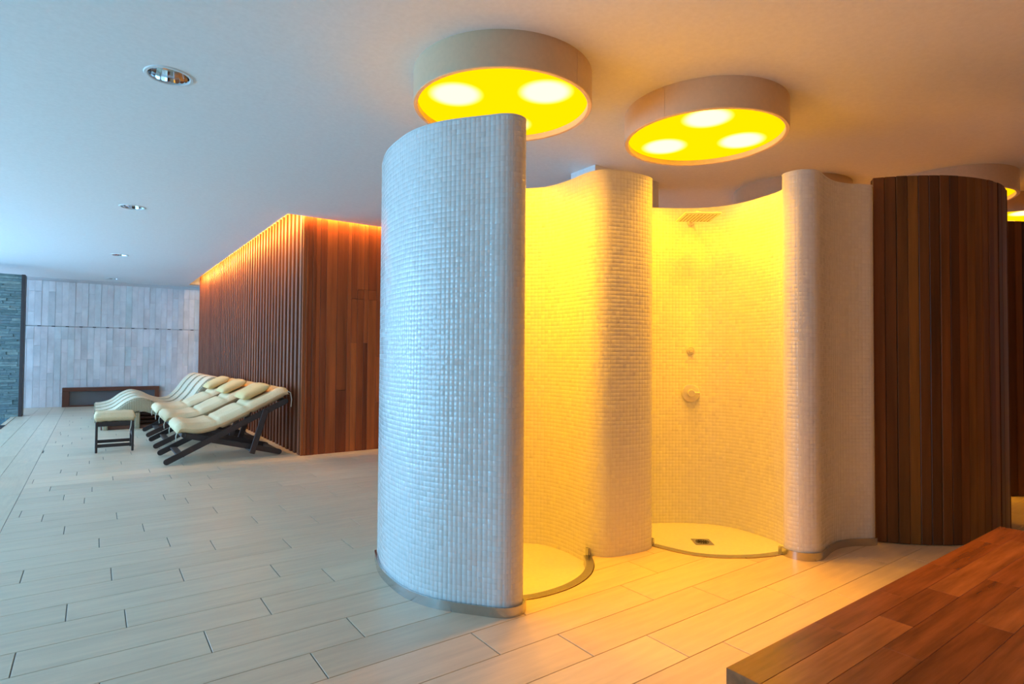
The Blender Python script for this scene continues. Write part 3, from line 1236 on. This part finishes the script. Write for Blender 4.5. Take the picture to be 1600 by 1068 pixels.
chair_parts.append(('head_bar', bar_mesh('head_bar', (1.25, 0.02, 0.645), (1.25, CW - 0.02, 0.645), .035, .035, .004, (0, 0, 1)), 'dark_wood'))
chair_parts.append(('prop_bar', bar_mesh('prop_bar', (0.885, -0.01, 0.085), (0.885, CW + 0.01, 0.085), .03, .03, .004, (0, 0, 1)), 'dark_wood'))
chair_parts.append(('rear_bar', bar_mesh('rear_bar', (1.17, 0.05, 0.05), (1.17, CW - 0.05, 0.05), .035, .03, .004, (0, 0, 1)), 'dark_wood'))
mat_path = [(0.125, 0.335), (0.16, 0.385), (0.27, 0.375), (0.38, 0.375), (0.50, 0.40), (0.68, 0.475), (0.88, 0.575),
            (1.08, 0.675), (1.24, 0.748), (1.285, 0.72)]
chair_parts.append(('mattress', pad_mesh('mattress', mat_path, 0.0, CW, 0.125, seams=(0.34, 0.62)), 'cushion'))
for yy in (0.03, CW - 0.05):
    chair_parts.append(('tie_cord', tube_mesh('tie_cord', [(1.27, yy, 0.76), (1.305, yy - .01, 0.74), (1.318, yy - .015, 0.66), (1.312, yy - .01, 0.57)], 0.005, 6), 'cord'))
    chair_parts.append(('tie_cord', tube_mesh('tie_cord', [(0.13, yy, 0.36), (0.115, yy, 0.30), (0.12, yy + .01, 0.25)], 0.005, 6), 'cord'))


def pillow_mesh(name, a, b_, th):
    n = 16
    verts, faces = [], []
    for side in (1, -1):
        for i in range(n):
            for j in range(n):
                u, v_ = -1 + 2 * i / (n - 1), -1 + 2 * j / (n - 1)
                h = th / 2 * ((1 - u ** 4) * (1 - v_ ** 4)) ** 0.6
                pin = 1 - 0.07 * (1 - abs(v_) ** 2) * abs(u) ** 3
                pin2 = 1 - 0.07 * (1 - abs(u) ** 2) * abs(v_) ** 3
                verts.append((u * a / 2 * pin, v_ * b_ / 2 * pin2, side * h))
    o_ = n * n
    for i in range(n - 1):
        for j in range(n - 1):
            q = i * n + j
            faces.append((q, q + n, q + n + 1, q + 1))
            faces.append((o_ + q, o_ + q + 1, o_ + q + n + 1, o_ + q + n))
    me = mesh(name, verts, faces)
    bm_ = bmesh.new()
    bm_.from_mesh(me)
    bmesh.ops.remove_doubles(bm_, verts=bm_.verts[:], dist=1e-4)
    bmesh.ops.recalc_face_normals(bm_, faces=bm_.faces[:])
    bm_.to_mesh(me)
    bm_.free()
    me.shade_smooth()
    return me


pil = pillow_mesh('pillow', 0.36, 0.54, 0.11)
which = ['nearest the viewer', 'second from the viewer', 'third from the viewer, next to the wicker loungers']
for k, y in enumerate((7.2, 8.52, 9.76)):
    t = empty('deck_chair', (FX, y, 0))
    tag(t, 'dark wooden deck chair with cream mattress, ' + which[k], 'deck chair', 'deck chairs along the cabin wall')
    for nm, me, mt in chair_parts:
        link(nm, me, mt, t)
    o_ = link('pillow', pil, 'pillow', None, (FX + 0.955, y + CW / 2 + 0.03, 0.75), (0, -0.46, 0.0))
    tag(o_, 'cream yellow pillow on the deck chair ' + which[k], 'pillow', 'pillows on the deck chairs')

# footstool
fs = empty('footstool', (0.03, 8.56, 0))
tag(fs, 'small dark wooden footstool with thick cream cushion', 'footstool')
FW, FD, FH = 0.39, 0.46, 0.365
for a in (0.0125, FW - 0.0125):
    for b_ in (0.016, FD - 0.016):
        link('leg', box_mesh('leg', (-.0125, -.016, 0), (.0125, .016, FH), .003), 'dark_wood', fs, (a, b_, 0))
for b_ in (0.014, FD - .014):
    link('upper_rail', box_mesh('upper_rail', (0.0, -.012, FH - .052), (FW, .012, FH), .003), 'dark_wood', fs, (0, b_, 0))
    link('lower_rail', box_mesh('lower_rail', (0.02, -.010, .062), (FW - .02, .010, .102), .003), 'dark_wood', fs, (0, b_, 0))
for a in (0.0125, FW - 0.0125):
    link('side_rail', box_mesh('side_rail', (-.010, .02, .18), (.010, FD - .02, .21), .003), 'dark_wood', fs, (a, 0, 0))
    link('side_rail', box_mesh('side_rail', (-.010, .02, FH - .05), (.010, FD - .02, FH - .005), .003), 'dark_wood', fs, (a, 0, 0))
link('cushion', pad_mesh('cushion', [(-.015, 0), (FW / 2, 0.006), (FW + .015, 0)], -.015, FD + .015, .115, 24, 14, (), .06),
     'cushion', fs, (0, 0, FH + .052))
link('tie_cord', tube_mesh('tie_cord', [(FW - .03, -.012, FH + .01), (FW - .035, -.016, FH - .06), (FW - .05, -.014, FH - .13)], .004, 6), 'cord', fs)


# ---------------------------------------------------------------- wicker loungers
def wave_lounger(pad=False):
    top = [(0.0, 0.25), (0.10, 0.255), (0.25, 0.30), (0.42, 0.43), (0.56, 0.485), (0.72, 0.45), (0.90, 0.355), (1.05, 0.315),
           (1.18, 0.335), (1.32, 0.46), (1.46, 0.66), (1.57, 0.77), (1.66, 0.80), (1.71, 0.785)]
    th = [.13, .14, .17, .20, .21, .20, .17, .15, .14, .13, .12, .11, .10, .08]
    P_ = catmull(top, False, 6)
    T_ = np.interp(np.linspace(0, 1, len(P_)), np.linspace(0, 1, len(th)), th)
    d = np.gradient(P_, axis=0)
    d /= np.linalg.norm(d, axis=1)[:, None]
    nr = np.c_[d[:, 1], -d[:, 0]]
    W = 0.54
    if pad:
        T_ = np.full(len(P_), 0.02)
        P_ = P_ - nr * 0.016
        P_, T_, nr = P_[1:-2], T_[1:-2], nr[1:-2]
    vs_ = [0, .012, .04, .1, .5, .9, .96, .988, 1.0]
    dp = [.035, .012, .002, 0, 0.006, 0, .002, .012, .035]
    if pad:
        vs_ = [.07, .08, .1, .2, .5, .8, .9, .92, .93]
        dp = [.012, .004, .001, 0, 0, 0, .001, .004, .012]
    m_ = len(vs_)
    verts, faces = [], []
    n = len(P_)
    for side in (0, 1):
        for i in range(n):
            for v_, q in zip(vs_, dp):
                k_ = q if side == 0 else T_[i] - q
                verts.append((P_[i][0] + nr[i][0] * k_, v_ * W, P_[i][1] + nr[i][1] * k_))
    o2 = n * m_
    for i in range(n - 1):
        for j in range(m_ - 1):
            a = i * m_ + j
            faces.append((a, a + m_, a + m_ + 1, a + 1))
            faces.append((o2 + a, o2 + a + 1, o2 + a + m_ + 1, o2 + a + m_))
        a = i * m_
        faces.append((a, o2 + a, o2 + a + m_, a + m_))
        a = i * m_ + m_ - 1
        faces.append((a, a + m_, o2 + a + m_, o2 + a))
    for j in range(m_ - 1):
        faces.append((j, j + 1, o2 + j + 1, o2 + j))
        a = (n - 1) * m_ + j
        faces.append((a, o2 + a, o2 + a + 1, a + 1))
    me = mesh('woven_shell', verts, faces)
    bm_ = bmesh.new()
    bm_.from_mesh(me)
    bmesh.ops.recalc_face_normals(bm_, faces=bm_.faces[:])
    bm_.to_mesh(me)
    bm_.free()
    me.shade_smooth()
    me.set_sharp_from_angle(angle=math.radians(50))
    return me


shell = wave_lounger()
padm = wave_lounger(True)
lg_lab = ['nearest the deck chairs', 'second from the deck chairs', 'third from the deck chairs', 'furthest away by the marble wall']
foot_me = box_mesh('base_foot', (-.035, .04, 0), (.035, .50, .16), .01)
foot2_me = box_mesh('base_foot', (-.035, .04, 0), (.035, .50, .26), .01)
rail_me = box_mesh('base_rail', (.08, -.02, 0.0), (1.40, .02, .055), .008)
for k in range(4):
    t = empty('wicker_lounger', (0.02, 10.95 + 0.70 * k, 0))
    tag(t, 'cream wave shaped wicker lounger, ' + lg_lab[k], 'lounger', 'wicker loungers beyond the deck chairs')
    link('woven_shell', shell, 'wicker', t)
    link('seat_pad', padm, 'pad', t)
    link('base_foot', foot_me, 'wicker', t, (0.14, 0, 0))
    link('base_foot', foot_me, 'wicker', t, (1.08, 0, 0))
    link('base_foot', foot2_me, 'wicker', t, (0.56, 0, 0))
    for yy in (.10, .44):
        link('base_rail', rail_me, 'red_wood', t, (0, yy, 0))

# ---------------------------------------------------------------- low framed recess at the marble wall
FY = 16.25
fr = empty('low_framed_panel', (-0.555, FY, 0))
tag(fr, 'low long dark wooden frame with grey glass at the foot of the marble wall', 'framed panel')
FL, FHt = 1.83, 0.425
link('top_board', box_mesh('top_board', (0, -.10, FHt - .085), (FL, .02, FHt), .004), 'red_wood', fr)
link('side_board', box_mesh('side_board', (0, -.10, 0), (.13, .02, FHt - .085), .004), 'red_wood', fr)
link('side_board', box_mesh('side_board', (FL - .09, -.10, 0), (FL, .02, FHt - .085), .004), 'red_wood', fr)
link('bottom_board', box_mesh('bottom_board', (.13, -.10, 0), (FL - .09, .02, .03), .003), 'red_wood', fr)
link('glass_panel', box_mesh('glass_panel', (.13, -.03, .03), (FL - .09, -.015, FHt - .085)), 'glass', fr)

# dark edged water basin at the far left
wbn = empty('water_basin', (-2.4, 12.05, 0))
tag(wbn, 'dark edged water basin in the floor before the stone wall', 'pool')
link('coping', box_mesh('coping', (0, 0, 0.0), (1.24, .55, .008), .002), 'black', wbn)
link('coping', box_mesh('coping', (1.18, .55, 0.0), (1.24, 2.1, .006), .002), 'plank_y', wbn)
link('water', box_mesh('water', (0, .56, 0.0), (1.17, 2.1, .004)), 'water', wbn)
